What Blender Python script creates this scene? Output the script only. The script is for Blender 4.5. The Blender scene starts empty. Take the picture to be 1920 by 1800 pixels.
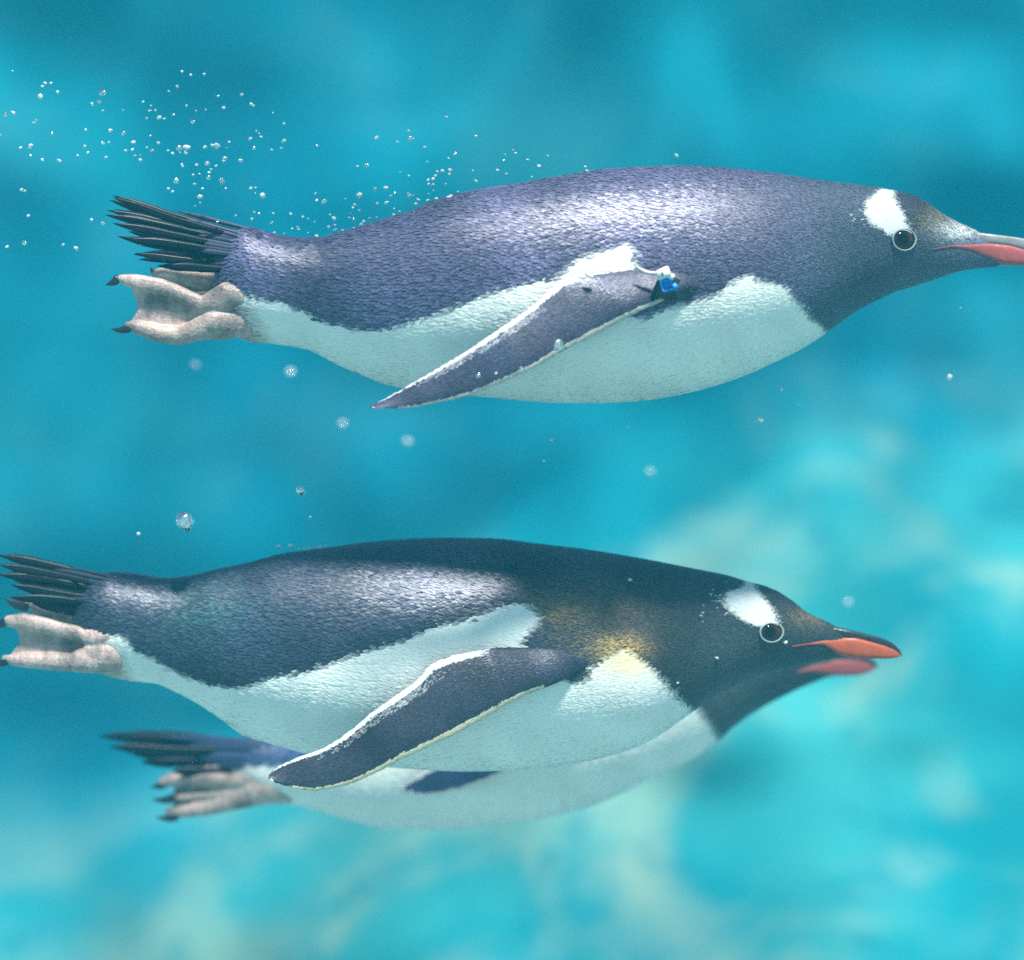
import bpy, bmesh, math, random
import numpy as np
from mathutils import Vector, noise

sc = bpy.context.scene
COL = sc.collection
rng = np.random.default_rng(7)
random.seed(7)

# ------------------------------------------------------------------ camera, world, sun, exposure
CAM_D = 2.0            # metres from the lens to the plane y = 0 where the birds swim
Z0 = 1.6               # height of the lens above the pool floor
K0 = 0.00045           # metres per photograph pixel at y = 0
cam_d = bpy.data.cameras.new('camera')
cam = bpy.data.objects.new('camera', cam_d); COL.objects.link(cam)
cam.location = (0, -CAM_D, Z0); cam.rotation_euler = (math.radians(90), 0, 0)
cam_d.sensor_fit = 'HORIZONTAL'; cam_d.sensor_width = 36
cam_d.lens = 36 * CAM_D / (1920 * K0)
cam_d.clip_end = 200; cam_d.clip_start = 0.05
cam_d.dof.use_dof = True; cam_d.dof.focus_distance = 1.945; cam_d.dof.aperture_fstop = 2.7
sc.camera = cam

SUN_DIR = Vector((-0.15, 0.43, -1.0)).normalized()      # the way the light travels
world = bpy.data.worlds.new('World'); sc.world = world; world.use_nodes = True
wn = world.node_tree; wn.nodes.clear()
sky = wn.nodes.new('ShaderNodeTexSky'); sky.sky_type = 'NISHITA'; sky.sun_disc = False
sky.sun_elevation = math.asin(-SUN_DIR.z); sky.sun_rotation = math.atan2(-SUN_DIR.x, -SUN_DIR.y)
bg = wn.nodes.new('ShaderNodeBackground'); bg.inputs[1].default_value = 0.07
wo = wn.nodes.new('ShaderNodeOutputWorld')
wn.links.new(sky.outputs[0], bg.inputs[0]); wn.links.new(bg.outputs[0], wo.inputs[0])
sun_d = bpy.data.lights.new('sun', 'SUN'); sun_d.energy = 5.0; sun_d.angle = math.radians(6); sun_d.color = (1.0, 0.96, 0.9)
sun = bpy.data.objects.new('sun', sun_d); COL.objects.link(sun)
sun.rotation_euler = SUN_DIR.to_track_quat('-Z', 'Y').to_euler(); sun.location = (-3, -1, 6)

vs = sc.view_settings
vs.view_transform = 'Standard'; vs.look = 'None'; vs.gamma = 1; vs.use_curve_mapping = False
vs.exposure = 1.28
cy = sc.cycles
cy.use_denoising = False; cy.max_bounces = 8; cy.transparent_max_bounces = 12
cy.volume_bounces = 1; cy.diffuse_bounces = 4; cy.glossy_bounces = 3; cy.transmission_bounces = 6
cy.caustics_reflective = False; cy.caustics_refractive = False; cy.sample_clamp_indirect = 6

# ------------------------------------------------------------------ helpers
def kk(Y): return K0 * (CAM_D + Y) / CAM_D
def W(px, py, Y):
    """a point of the pool that stands Y metres behind the birds' plane; photo pixels are only the ruler"""
    k = kk(Y); return Vector(((px - 960) * k, Y, Z0 + (900 - py) * k))
def link(o, parent=None):
    COL.objects.link(o)
    if parent is not None:
        o.parent = parent
        o.matrix_parent_inverse = parent.matrix_world.inverted()
    return o
def tag(o, label=None, cat=None, group=None, kind=None):
    if label: o['label'] = label
    if cat: o['category'] = cat
    if group: o['group'] = group
    if kind: o['kind'] = kind
    return o
def mesh_np(name, V, F, mat, parent=None, smooth=True, col=None):
    """V (n,3), F (m,4) or (m,3) arrays"""
    me = bpy.data.meshes.new(name)
    V = np.asarray(V, dtype=np.float32); F = np.asarray(F, dtype=np.int32)
    me.vertices.add(len(V)); me.vertices.foreach_set('co', V.ravel())
    n = F.shape[1]
    me.loops.add(F.size); me.loops.foreach_set('vertex_index', F.ravel())
    me.polygons.add(len(F)); me.polygons.foreach_set('loop_start', np.arange(0, F.size, n, dtype=np.int32))
    me.update(calc_edges=True); me.validate()
    me.polygons.foreach_set('use_smooth', np.full(len(me.polygons), smooth))
    if col is not None:
        a = me.attributes.new('plumage', 'FLOAT_COLOR', 'POINT')
        c4 = np.ones((len(V), 4), dtype=np.float32); c4[:, :3] = col
        a.data.foreach_set('color', c4.ravel())
    me.materials.append(mat)
    o = bpy.data.objects.new(name, me)
    return link(o, parent)
def bm_obj(name, bm, mat, parent=None, smooth=True):
    me = bpy.data.meshes.new(name); bm.to_mesh(me); bm.free()
    for p in me.polygons: p.use_smooth = smooth
    me.materials.append(mat)
    return link(bpy.data.objects.new(name, me), parent)
def pchip(xs, ys, x):
    """smooth curve without overshoot"""
    xs = np.asarray(xs, float); ys = np.asarray(ys, float); x = np.clip(x, xs[0], xs[-1])
    h = np.diff(xs); d = np.diff(ys) / h
    m = np.zeros_like(ys); m[0] = d[0]; m[-1] = d[-1]
    for i in range(1, len(xs) - 1):
        if d[i - 1] * d[i] > 0:
            w1 = 2 * h[i] + h[i - 1]; w2 = h[i] + 2 * h[i - 1]
            m[i] = (w1 + w2) / (w1 / d[i - 1] + w2 / d[i])
    i = np.clip(np.searchsorted(xs, x) - 1, 0, len(xs) - 2)
    t = (x - xs[i]) / h[i]
    return ((1 + 2*t) * (1-t)**2 * ys[i] + t*(1-t)**2 * h[i]*m[i] + t*t*(3-2*t) * ys[i+1] + t*t*(t-1) * h[i]*m[i+1])
def inside(poly, x, y):
    poly = np.asarray(poly, float); r = np.zeros(len(x), bool); j = len(poly) - 1
    for i in range(len(poly)):
        xi, yi = poly[i]; xj, yj = poly[j]
        if yi != yj:
            c = ((yi > y) != (yj > y)) & (x < (xj - xi) * (y - yi) / (yj - yi) + xi)
            r ^= c
        j = i
    return r
def smooth_noise(x, y, s, seed):
    """cheap smooth noise, -1..1"""
    r = np.random.default_rng(seed); o = np.zeros_like(x)
    for i in range(7):
        a = r.uniform(0, 6.283); f = s * r.uniform(.5, 1.6); p = r.uniform(0, 6.283)
        o += np.sin((x * math.cos(a) + y * math.sin(a)) * f + p)
    return o / 3.2

# ------------------------------------------------------------------ materials
def mat(name):
    m = bpy.data.materials.new(name); m.use_nodes = True; nt = m.node_tree
    return m, nt, nt.nodes['Principled BSDF'], nt.nodes, nt.links
def simple(name, col, rough=.5, spec=.5, bump=0, scale=200, var=.25, coat=0):
    m, nt, b, N, L = mat(name)
    tc = N.new('ShaderNodeTexCoord'); nz = N.new('ShaderNodeTexNoise'); nz.inputs['Scale'].default_value = scale; nz.inputs['Detail'].default_value = 4
    L.new(tc.outputs['Object'], nz.inputs['Vector'])
    mr = N.new('ShaderNodeMapRange'); mr.inputs[3].default_value = 1 - var; mr.inputs[4].default_value = 1 + var
    L.new(nz.outputs[0], mr.inputs[0])
    mx = N.new('ShaderNodeMix'); mx.data_type = 'RGBA'; mx.blend_type = 'MULTIPLY'; mx.inputs[0].default_value = 1
    mx.inputs[6].default_value = (*col, 1); L.new(mr.outputs[0], mx.inputs[7])
    L.new(mx.outputs[2], b.inputs['Base Color'])
    b.inputs['Roughness'].default_value = rough; b.inputs['Specular IOR Level'].default_value = spec
    b.inputs['Coat Weight'].default_value = coat
    if bump:
        bp = N.new('ShaderNodeBump'); bp.inputs['Strength'].default_value = bump; bp.inputs['Distance'].default_value = .001
        L.new(nz.outputs[0], bp.inputs['Height']); L.new(bp.outputs[0], b.inputs['Normal'])
    return m

def plumage_mat():
    m, nt, b, N, L = mat('plumage')
    at = N.new('ShaderNodeAttribute'); at.attribute_name = 'plumage'
    L.new(at.outputs['Color'], b.inputs['Base Color'])
    tc = N.new('ShaderNodeTexCoord'); mp = N.new('ShaderNodeMapping'); mp.inputs['Scale'].default_value = (350, 900, 900)
    nz = N.new('ShaderNodeTexNoise'); nz.inputs['Scale'].default_value = 1; nz.inputs['Detail'].default_value = 3
    L.new(tc.outputs['Object'], mp.inputs[0]); L.new(mp.outputs[0], nz.inputs['Vector'])
    bp = N.new('ShaderNodeBump'); bp.inputs['Strength'].default_value = .12; bp.inputs['Distance'].default_value = .0005
    L.new(nz.outputs[0], bp.inputs['Height']); L.new(bp.outputs[0], b.inputs['Normal'])
    b.inputs['Roughness'].default_value = .44; b.inputs['Specular IOR Level'].default_value = .55
    b.inputs['Sheen Weight'].default_value = .12; b.inputs['Sheen Roughness'].default_value = .4
    b.inputs['Sheen Tint'].default_value = (.75, .75, 1, 1); b.inputs['Specular Tint'].default_value = (.86, .84, 1, 1)
    return m
M_PLUM = plumage_mat()
M_TAIL = simple('tail_feather', (.006, .007, .012), .36, .2, .2, 300)
M_SHAFT = simple('feather_shaft', (.05, .05, .06), .35)
M_CLAW = simple('claw', (.012, .011, .013), .3, .5, .3, 300)
M_RED = simple('bill_orange', (.36, .066, .024), .42, .35, .25, 260, .3)
M_PINK = simple('bill_pink', (.32, .062, .062), .42, .35, .25, 260, .3)
M_BLACKBILL = simple('bill_black', (.016, .015, .018), .32, .5, .3, 300)
M_RING = simple('eye_ring', (.27, .30, .30), .5, .4, .4, 900)
M_WHITEF = simple('white_feather', (.45, .44, .45), .5)
M_TAGW = simple('tag_white', (.70, .70, .62), .4, .5, .2, 900, .15)
M_TAGB = simple('tag_blue', (.01, .20, .58), .35, .5, .2, 900, .15)
M_TAGD = simple('tag_dark', (.010, .018, .022), .45)
def skin_mat():
    m, nt, b, N, L = mat('foot_skin')
    tc = N.new('ShaderNodeTexCoord')
    nz = N.new('ShaderNodeTexNoise'); nz.inputs['Scale'].default_value = 38; nz.inputs['Detail'].default_value = 5
    vo = N.new('ShaderNodeTexVoronoi'); vo.inputs['Scale'].default_value = 420
    L.new(tc.outputs['Object'], nz.inputs['Vector']); L.new(tc.outputs['Object'], vo.inputs['Vector'])
    cr = N.new('ShaderNodeValToRGB'); e = cr.color_ramp.elements
    e[0].position = .33; e[0].color = (.13, .10, .098, 1); e[1].position = .66; e[1].color = (.50, .35, .325, 1)
    x = e.new(.48); x.color = (.32, .235, .215, 1)
    L.new(nz.outputs[0], cr.inputs[0]); L.new(cr.outputs[0], b.inputs['Base Color'])
    n2 = N.new('ShaderNodeTexNoise'); n2.inputs['Scale'].default_value = 130; n2.inputs['Detail'].default_value = 4
    mp2 = N.new('ShaderNodeMapping'); mp2.inputs['Scale'].default_value = (1.9, 1, .8); mp2.inputs['Rotation'].default_value = (0, .4, 0)
    L.new(tc.outputs['Object'], mp2.inputs[0]); L.new(mp2.outputs[0], n2.inputs['Vector'])
    mr = N.new('ShaderNodeMapRange'); mr.inputs[1].default_value = .3; mr.inputs[2].default_value = .7; mr.inputs[3].default_value = .72; mr.inputs[4].default_value = 1.15; L.new(n2.outputs[0], mr.inputs[0])
    mx = N.new('ShaderNodeMix'); mx.data_type = 'RGBA'; mx.blend_type = 'MULTIPLY'; mx.inputs[0].default_value = 1
    L.new(cr.outputs[0], mx.inputs[6]); L.new(mr.outputs[0], mx.inputs[7]); L.new(mx.outputs[2], b.inputs['Base Color'])
    ad = N.new('ShaderNodeMath'); ad.operation = 'ADD'; L.new(vo.outputs['Distance'], ad.inputs[0]); L.new(n2.outputs[0], ad.inputs[1])
    bp = N.new('ShaderNodeBump'); bp.inputs['Strength'].default_value = .55; bp.inputs['Distance'].default_value = .0007
    L.new(ad.outputs[0], bp.inputs['Height']); L.new(bp.outputs[0], b.inputs['Normal'])
    b.inputs['Roughness'].default_value = .5; b.inputs['Subsurface Weight'].default_value = 0
    return m
M_SKIN = skin_mat()
def eye_mat():
    m, nt, b, N, L = mat('eyeball')
    tc = N.new('ShaderNodeTexCoord'); gr = N.new('ShaderNodeVectorMath'); gr.operation = 'LENGTH'
    mp = N.new('ShaderNodeMapping'); mp.inputs['Scale'].default_value = (1, 0, 1)
    L.new(tc.outputs['Object'], mp.inputs[0]); L.new(mp.outputs[0], gr.inputs[0])
    cr = N.new('ShaderNodeValToRGB'); e = cr.color_ramp.elements
    e[0].position = .0048; e[0].color = (.004, .004, .005, 1); e[1].position = .0060; e[1].color = (.055, .022, .012, 1)
    L.new(gr.outputs['Value'], cr.inputs[0]); L.new(cr.outputs[0], b.inputs['Base Color'])
    b.inputs['Roughness'].default_value = .1; b.inputs['Specular IOR Level'].default_value = .25; mp.inputs['Location'].default_value = (.0018, 0, -.0004)
    return m
M_EYE = eye_mat()
def bubble_mat():
    m = bpy.data.materials.new('air_bubble'); m.use_nodes = True; nt = m.node_tree; nt.nodes.clear(); N, L = nt.nodes, nt.links
    out = N.new('ShaderNodeOutputMaterial')
    lw = N.new('ShaderNodeFresnel'); lw.inputs['IOR'].default_value = 1.5
    gl = N.new('ShaderNodeBsdfGlossy'); gl.inputs['Roughness'].default_value = .18; gl.inputs['Color'].default_value = (1, 1, 1, 1)
    rf = N.new('ShaderNodeBsdfGlass'); rf.inputs['IOR'].default_value = .80; rf.inputs['Roughness'].default_value = .05
    mr = N.new('ShaderNodeMapRange'); mr.inputs[3].default_value = .35; mr.inputs[4].default_value = 1
    L.new(lw.outputs[0], mr.inputs[0])
    mx = N.new('ShaderNodeMixShader'); L.new(mr.outputs[0], mx.inputs[0]); L.new(rf.outputs[0], mx.inputs[1]); L.new(gl.outputs[0], mx.inputs[2])
    L.new(mx.outputs[0], out.inputs[0])
    return m
M_BUB = bubble_mat()
def milky_mat():
    m, nt, b, N, L = mat('small_air_bubble')
    b.inputs['Base Color'].default_value = (.9, .93, .95, 1); b.inputs['Roughness'].default_value = .12
    b.inputs['Transmission Weight'].default_value = .5; b.inputs['IOR'].default_value = 1.33; b.inputs['Specular IOR Level'].default_value = 1.0
    b.inputs['Coat Weight'].default_value = 1; b.inputs['Coat Roughness'].default_value = .15
    return m
M_MILK = milky_mat()

# ------------------------------------------------------------------ the setting
def rock_mat():
    m, nt, b, N, L = mat('painted_rockwork')
    tc = N.new('ShaderNodeTexCoord')
    def noise_ramp(scale, det, p0, p1, off=(0, 0, 0), dist=0.):
        mp = N.new('ShaderNodeMapping'); mp.inputs['Location'].default_value = off
        nz = N.new('ShaderNodeTexNoise'); nz.inputs['Scale'].default_value = scale; nz.inputs['Detail'].default_value = det
        nz.inputs['Distortion'].default_value = dist
        L.new(tc.outputs['Object'], mp.inputs[0]); L.new(mp.outputs[0], nz.inputs['Vector'])
        r = N.new('ShaderNodeMapRange'); r.interpolation_type = 'SMOOTHSTEP'; r.inputs[1].default_value = p0; r.inputs[2].default_value = p1
        L.new(nz.outputs[0], r.inputs[0]); return r.outputs[0]
    def mix(f, a, c):
        x = N.new('ShaderNodeMix'); x.data_type = 'RGBA'
        L.new(f, x.inputs[0])
        for s, v in ((6, a), (7, c)):
            if isinstance(v, tuple): x.inputs[s].default_value = (*v, 1)
            else: L.new(v, x.inputs[s])
        return x.outputs[2]
    c = mix(noise_ramp(1.1, 3, .38, .62, (3, 1, 5)), (.001, .102, .172), (.002, .126, .182))
    lowf = N.new('ShaderNodeAttribute'); lowf.attribute_name = 'paleness'
    c = mix(lowf.outputs['Fac'], c, mix(noise_ramp(1.6, 2, .36, .60, (7, 2, 1)), (.005, .15, .19), (.028, .21, .23)))
    # pale patches, on the lower rocks only
    at = N.new('ShaderNodeAttribute'); at.attribute_name = 'paleness'
    paleness = noise_ramp(2.7, 6, .42, .74, (1.3, 0, 2.2), .5)
    mu = N.new('ShaderNodeMath'); mu.operation = 'MULTIPLY'; L.new(paleness, mu.inputs[0]); L.new(at.outputs['Fac'], mu.inputs[1])
    c = mix(mu.outputs[0], c, (.21, .28, .225))
    c = mix(noise_ramp(6.5, 3, .54, .85, (2, 5, 1)), c, (.004, .12, .17))
    L.new(c, b.inputs['Base Color']); b.inputs['Roughness'].default_value = .9; b.inputs['Specular IOR Level'].default_value = .05
    return m
M_ROCK = rock_mat()

def pool_wall():
    xs = np.linspace(-6, 6, 260); zs = np.linspace(-.05, 3.05, 160)
    X, Zz = np.meshgrid(xs, zs, indexing='ij')
    t = 1 / (1 + np.exp(-(X + .1) / .45))
    zc = .95 + .95 * t + .15 * np.sin(X * 2.1 + .5)
    d = np.maximum(0, zc - Zz)
    Y = 3.6 - 1.7 * d * d / (d + .35) + .12 * X * X * (np.abs(X) > 0) * .25
    amp = .35 + .65 * np.clip(d * 1.5, 0, 1)
    R = np.zeros_like(X)
    for i in range(X.shape[0]):
        for j in range(X.shape[1]):
            v = Vector((X[i, j] * 1.0, 0, Zz[i, j]))
            R[i, j] = .55 * noise.noise(v * 1.7 + Vector((4, 2, 0))) + .30 * noise.noise(v * 3.6)
    Y = np.maximum(Y - amp * .5 * R, .85)
    V = np.stack([X, Y, Zz], -1).reshape(-1, 3)
    n, m = X.shape; idx = np.arange(n * m).reshape(n, m)
    F = np.stack([idx[:-1, :-1], idx[1:, :-1], idx[1:, 1:], idx[:-1, 1:]], -1).reshape(-1, 4)
    o = mesh_np('pool_wall', V, F, M_ROCK)
    a = o.data.attributes.new('paleness', 'FLOAT', 'POINT')
    w = np.clip(d * 1.7 + .08, 0, 1).reshape(-1).astype(np.float32); a.data.foreach_set('value', w)
    tag(o, 'turquoise painted rockwork with pale patches behind the penguins', 'wall', kind='structure')
    bm = bmesh.new()
    bmesh.ops.create_grid(bm, x_segments=40, y_segments=40, size=6)
    for v in bm.verts:
        v.co.y -= 2.0; v.co.z = .03 * noise.noise(v.co * 1.5)
    f = bm_obj('pool_floor', bm, simple('pale_pool_floor', (.20, .29, .30), .9, .2, 0, 3, .3)); tag(f, 'turquoise floor of the penguin pool', 'floor', kind='structure')
    a = f.data.attributes.new('paleness', 'FLOAT', 'POINT'); a.data.foreach_set('value', np.ones(len(f.data.vertices), np.float32))
pool_wall()

def dapple_water_surface():  # unseen sheet; its transmission pattern stands in for caustic sunlight
    n, m = 380, 300; xs = np.linspace(-6, 6, n); ys = np.linspace(-5, 4, m); X, Y = np.meshgrid(xs, ys, indexing='ij')
    off = Vector((4.39, -9.59, 25.07)); T = np.zeros((n, m)); Z = np.zeros((n, m))  # offset picked to place the sun patches on the birds
    for i in range(n):
        for j in range(m):
            p = Vector((xs[i], ys[j], 0)) * 3.0 + off
            a = noise.noise(p); r = 1 - min(1, abs(noise.noise(p * 1.3 + Vector((5, 9, 2)))) * 2.6)
            T[i, j] = max(0, min(1, .45 + .75 * a)) * .6 + .55 * r * r; Z[i, j] = 2.98 + .015 * a
    idx = np.arange(n * m).reshape(n, m)
    F = np.stack([idx[:-1, :-1], idx[1:, :-1], idx[1:, 1:], idx[:-1, 1:]], -1).reshape(-1, 4)
    mt = bpy.data.materials.new('dapple_water'); mt.use_nodes = True; nt = mt.node_tree; nt.nodes.clear(); N, L = nt.nodes, nt.links
    out = N.new('ShaderNodeOutputMaterial'); tr = N.new('ShaderNodeBsdfTransparent')
    at = N.new('ShaderNodeAttribute'); at.attribute_name = 'dapple'
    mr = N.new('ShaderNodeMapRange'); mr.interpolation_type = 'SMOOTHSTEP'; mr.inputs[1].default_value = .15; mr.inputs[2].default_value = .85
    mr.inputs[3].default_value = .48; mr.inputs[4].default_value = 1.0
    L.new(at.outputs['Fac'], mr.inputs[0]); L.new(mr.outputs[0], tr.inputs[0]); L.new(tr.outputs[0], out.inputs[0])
    o = mesh_np('dapple_water_surface', np.stack([X, Y, Z], -1).reshape(-1, 3), F, mt)
    a = o.data.attributes.new('dapple', 'FLOAT', 'POINT'); a.data.foreach_set('value', T.ravel().astype(np.float32))
    tag(o, 'unseen pool surface above the penguins, tinted to dapple the sunlight', 'water', kind='structure')
dapple_water_surface()

# ------------------------------------------------------------------ feathers
def feathers(G, colfn, sizefn, parent, name='feathers', liftfn=None, seed=1):
    """G (n,m,3): rings of a closed surface, i runs the way the feathers lie. Tongue-shaped overlapping feathers, one mesh."""
    r = np.random.default_rng(seed)
    n, m, _ = G.shape
    cen = G.mean(1); seg = np.linalg.norm(np.diff(cen, axis=0), axis=1); S = np.concatenate([[0], np.cumsum(seg)])
    Gw = np.concatenate([G, G[:, :1]], 1)
    roots = []; T = []; B = []; NN = []; SZ = []
    s = 0.0; row = 0
    while s < S[-1] - .0005:
        i = min(np.searchsorted(S, s, side='right') - 1, n - 2); f = (s - S[i]) / max(seg[i], 1e-9)
        ring = Gw[i] * (1 - f) + Gw[i + 1] * f
        i0 = max(i - 1, 0); i1 = min(i + 2, n - 1)
        tng = Gw[i1] - Gw[i0]
        el = np.linalg.norm(np.diff(ring, axis=0), axis=1); P = np.concatenate([[0], np.cumsum(el)])
        w = sizefn(ring.mean(0)); cnt = max(int(P[-1] / (w * .80)), 3)
        q = ((np.arange(cnt) + .5 * (row % 2) + r.uniform(-.18, .18, cnt)) / cnt % 1.0) * P[-1]
        j = np.clip(np.searchsorted(P, q, side='right') - 1, 0, m - 1); g = ((q - P[j]) / np.maximum(el[j], 1e-9))[:, None]
        p = ring[j] * (1 - g) + ring[j + 1] * g
        t = tng[j] * (1 - g) + tng[j + 1] * g
        b = ring[j + 1] - ring[j]
        t = t / np.maximum(np.linalg.norm(t, axis=1, keepdims=True), 1e-9)
        b = b - t * (b * t).sum(1, keepdims=True); b /= np.maximum(np.linalg.norm(b, axis=1, keepdims=True), 1e-9)
        nn = np.cross(b, t); sg = np.sign((nn * (p - ring[:-1].mean(0))).sum(1, keepdims=True)); sg[sg == 0] = 1
        nn *= sg
        p = p + t * r.uniform(-.12, .12, (cnt, 1)) * w
        roots.append(p); T.append(t); B.append(b); NN.append(nn); SZ.append(np.full(cnt, w) * r.uniform(.88, 1.12, cnt))
        s += w * .80; row += 1
    p = np.concatenate(roots); t = np.concatenate(T); b = np.concatenate(B); nn = np.concatenate(NN); w = np.concatenate(SZ)[:, None]
    cnt = len(p)
    col, lift = colfn(p, r)
    ang = r.normal(0, .10, (cnt, 1)); t2 = t * np.cos(ang) + b * np.sin(ang); b2 = b * np.cos(ang) - t * np.sin(ang)
    roll = r.normal(0, .045, (cnt, 1)); lift = (lift[:, None]) * r.uniform(.5, 1.5, (cnt, 1))
    Lf = w * 1.9
    V = np.zeros((cnt, 9, 3))
    for a, (l, h, ww) in enumerate(((0, -.10, .92), (.62, .55, 1.0), (1.0, 1.0, .42))):
        for c, x in enumerate((-.5, 0, .5)):
            tip = .10 if (a == 2 and c == 1) else 0
            cam_ = (.05 if c == 1 else 0) * w * (1 if a else .3)
            V[:, a * 3 + c] = p + t2 * Lf * (l + tip) + b2 * w * .86 * x * ww + nn * (lift * w * h + cam_ + roll * w * x)
    base = (np.arange(cnt) * 9)[:, None, None]
    q = np.array([[0, 1, 4, 3], [1, 2, 5, 4], [3, 4, 7, 6], [4, 5, 8, 7]])[None]
    F = (base + q).reshape(-1, 4)
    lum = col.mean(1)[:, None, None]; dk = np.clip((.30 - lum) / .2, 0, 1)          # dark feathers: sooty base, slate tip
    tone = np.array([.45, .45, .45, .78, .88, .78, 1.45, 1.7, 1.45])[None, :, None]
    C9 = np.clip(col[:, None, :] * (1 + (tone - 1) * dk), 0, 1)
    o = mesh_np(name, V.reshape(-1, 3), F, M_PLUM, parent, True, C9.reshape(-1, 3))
    o['kind'] = 'stuff'
    return o

# ------------------------------------------------------------------ building blocks of a bird
def grid_mesh(name, G, mat_, parent, colr=None, closed_ends=True):
    n, m, _ = G.shape; idx = np.arange(n * m).reshape(n, m); nx = np.roll(idx, -1, 1)
    F = np.stack([idx[:-1], idx[1:], nx[1:], nx[:-1]], -1).reshape(-1, 4)
    V = G.reshape(-1, 3)
    if closed_ends:
        V = np.concatenate([V, G[0].mean(0)[None], G[-1].mean(0)[None]])
        a, c = n * m, n * m + 1
        F0 = np.stack([idx[0], nx[0], np.full(m, a), np.full(m, a)], -1); F1 = np.stack([nx[-1], idx[-1], np.full(m, c), np.full(m, c)], -1)
    me = bpy.data.meshes.new(name)
    faces = [tuple(f) for f in F]
    if closed_ends: faces += [tuple(f[:3]) for f in F0] + [tuple(f[:3]) for f in F1]
    me.from_pydata([tuple(v) for v in V], [], faces); me.update()
    for p in me.polygons: p.use_smooth = True
    if colr is not None:
        c = colr(V); a = me.attributes.new('plumage', 'FLOAT_COLOR', 'POINT')
        c4 = np.ones((len(V), 4), np.float32); c4[:, :3] = c; a.data.foreach_set('color', c4.ravel())
    me.materials.append(mat_)
    return link(bpy.data.objects.new(name, me), parent)

def remesh(name, blobs, sheets, mat_, parent, voxel=.0012):
    """organic mass out of round lumps and thin webs, melted into one skin"""
    bm = bmesh.new()
    for (c, r, sy) in blobs:
        res = bmesh.ops.create_icosphere(bm, subdivisions=2, radius=r)
        for v in res['verts']: v.co = Vector((v.co.x, v.co.y * sy, v.co.z)) + c
    for poly, th in sheets:
        vs0 = [bm.verts.new(p + Vector((0, -th / 2, 0))) for p in poly]; vs1 = [bm.verts.new(p + Vector((0, th / 2, 0))) for p in poly]
        bm.faces.new(vs0); bm.faces.new(vs1[::-1])
        for i in range(len(poly)):
            j = (i + 1) % len(poly); bm.faces.new((vs0[j], vs0[i], vs1[i], vs1[j]))
    bmesh.ops.recalc_face_normals(bm, faces=bm.faces)
    me = bpy.data.meshes.new('tmp'); bm.to_mesh(me); bm.free()
    o = bpy.data.objects.new('tmp', me); COL.objects.link(o)
    md = o.modifiers.new('r', 'REMESH'); md.mode = 'VOXEL'; md.voxel_size = voxel; md.use_smooth_shade = True
    sm = o.modifiers.new('s', 'SMOOTH'); sm.factor = .5; sm.iterations = 3
    dg = bpy.context.evaluated_depsgraph_get(); dg.update()
    out = bpy.data.meshes.new_from_object(o.evaluated_get(dg)); bpy.data.objects.remove(o)
    out.name = name; out.materials.clear(); out.materials.append(mat_)
    for p in out.polygons: p.use_smooth = True
    return link(bpy.data.objects.new(name, out), parent)
def chain(pts, Y):
    """[(px,py,r_px[,dy])] -> spheres along the chain"""
    out = []; k = kk(Y)
    for a, c in zip(pts[:-1], pts[1:]):
        A = W(a[0], a[1], Y); C = W(c[0], c[1], Y)
        A.y += a[3] if len(a) > 3 else 0; C.y += c[3] if len(c) > 3 else 0
        n = max(2, int((A - C).length / (min(a[2], c[2]) * k * .35)))
        for i in range(n + 1):
            f = i / n; out.append((A.lerp(C, f), (a[2] * (1 - f) + c[2] * f) * k, .8))
    return out
def claw(a, c, r, Y, parent):
    A = W(a[0], a[1], Y); C = W(c[0], c[1], Y); k = kk(Y)
    ax = (C - A); up = ax.cross(Vector((0, 1, 0))).normalized(); n = 9; m = 10; G = np.zeros((n, m, 3))
    for i in range(n):
        f = i / (n - 1); rr = r * k * (1 - f ** 1.6) + .0003
        cc = A + ax * f + up * (.10 * ax.length * math.sin(f * math.pi))
        for j in range(m):
            a_ = 2 * math.pi * j / m; G[i, j] = cc + up * (math.cos(a_) * rr) + Vector((0, 1, 0)) * (math.sin(a_) * rr * .8)
    grid_mesh('claw', G, M_CLAW, parent)

NM = 96
def ring_angles(): return np.linspace(0, 2 * np.pi, NM, endpoint=False)

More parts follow.
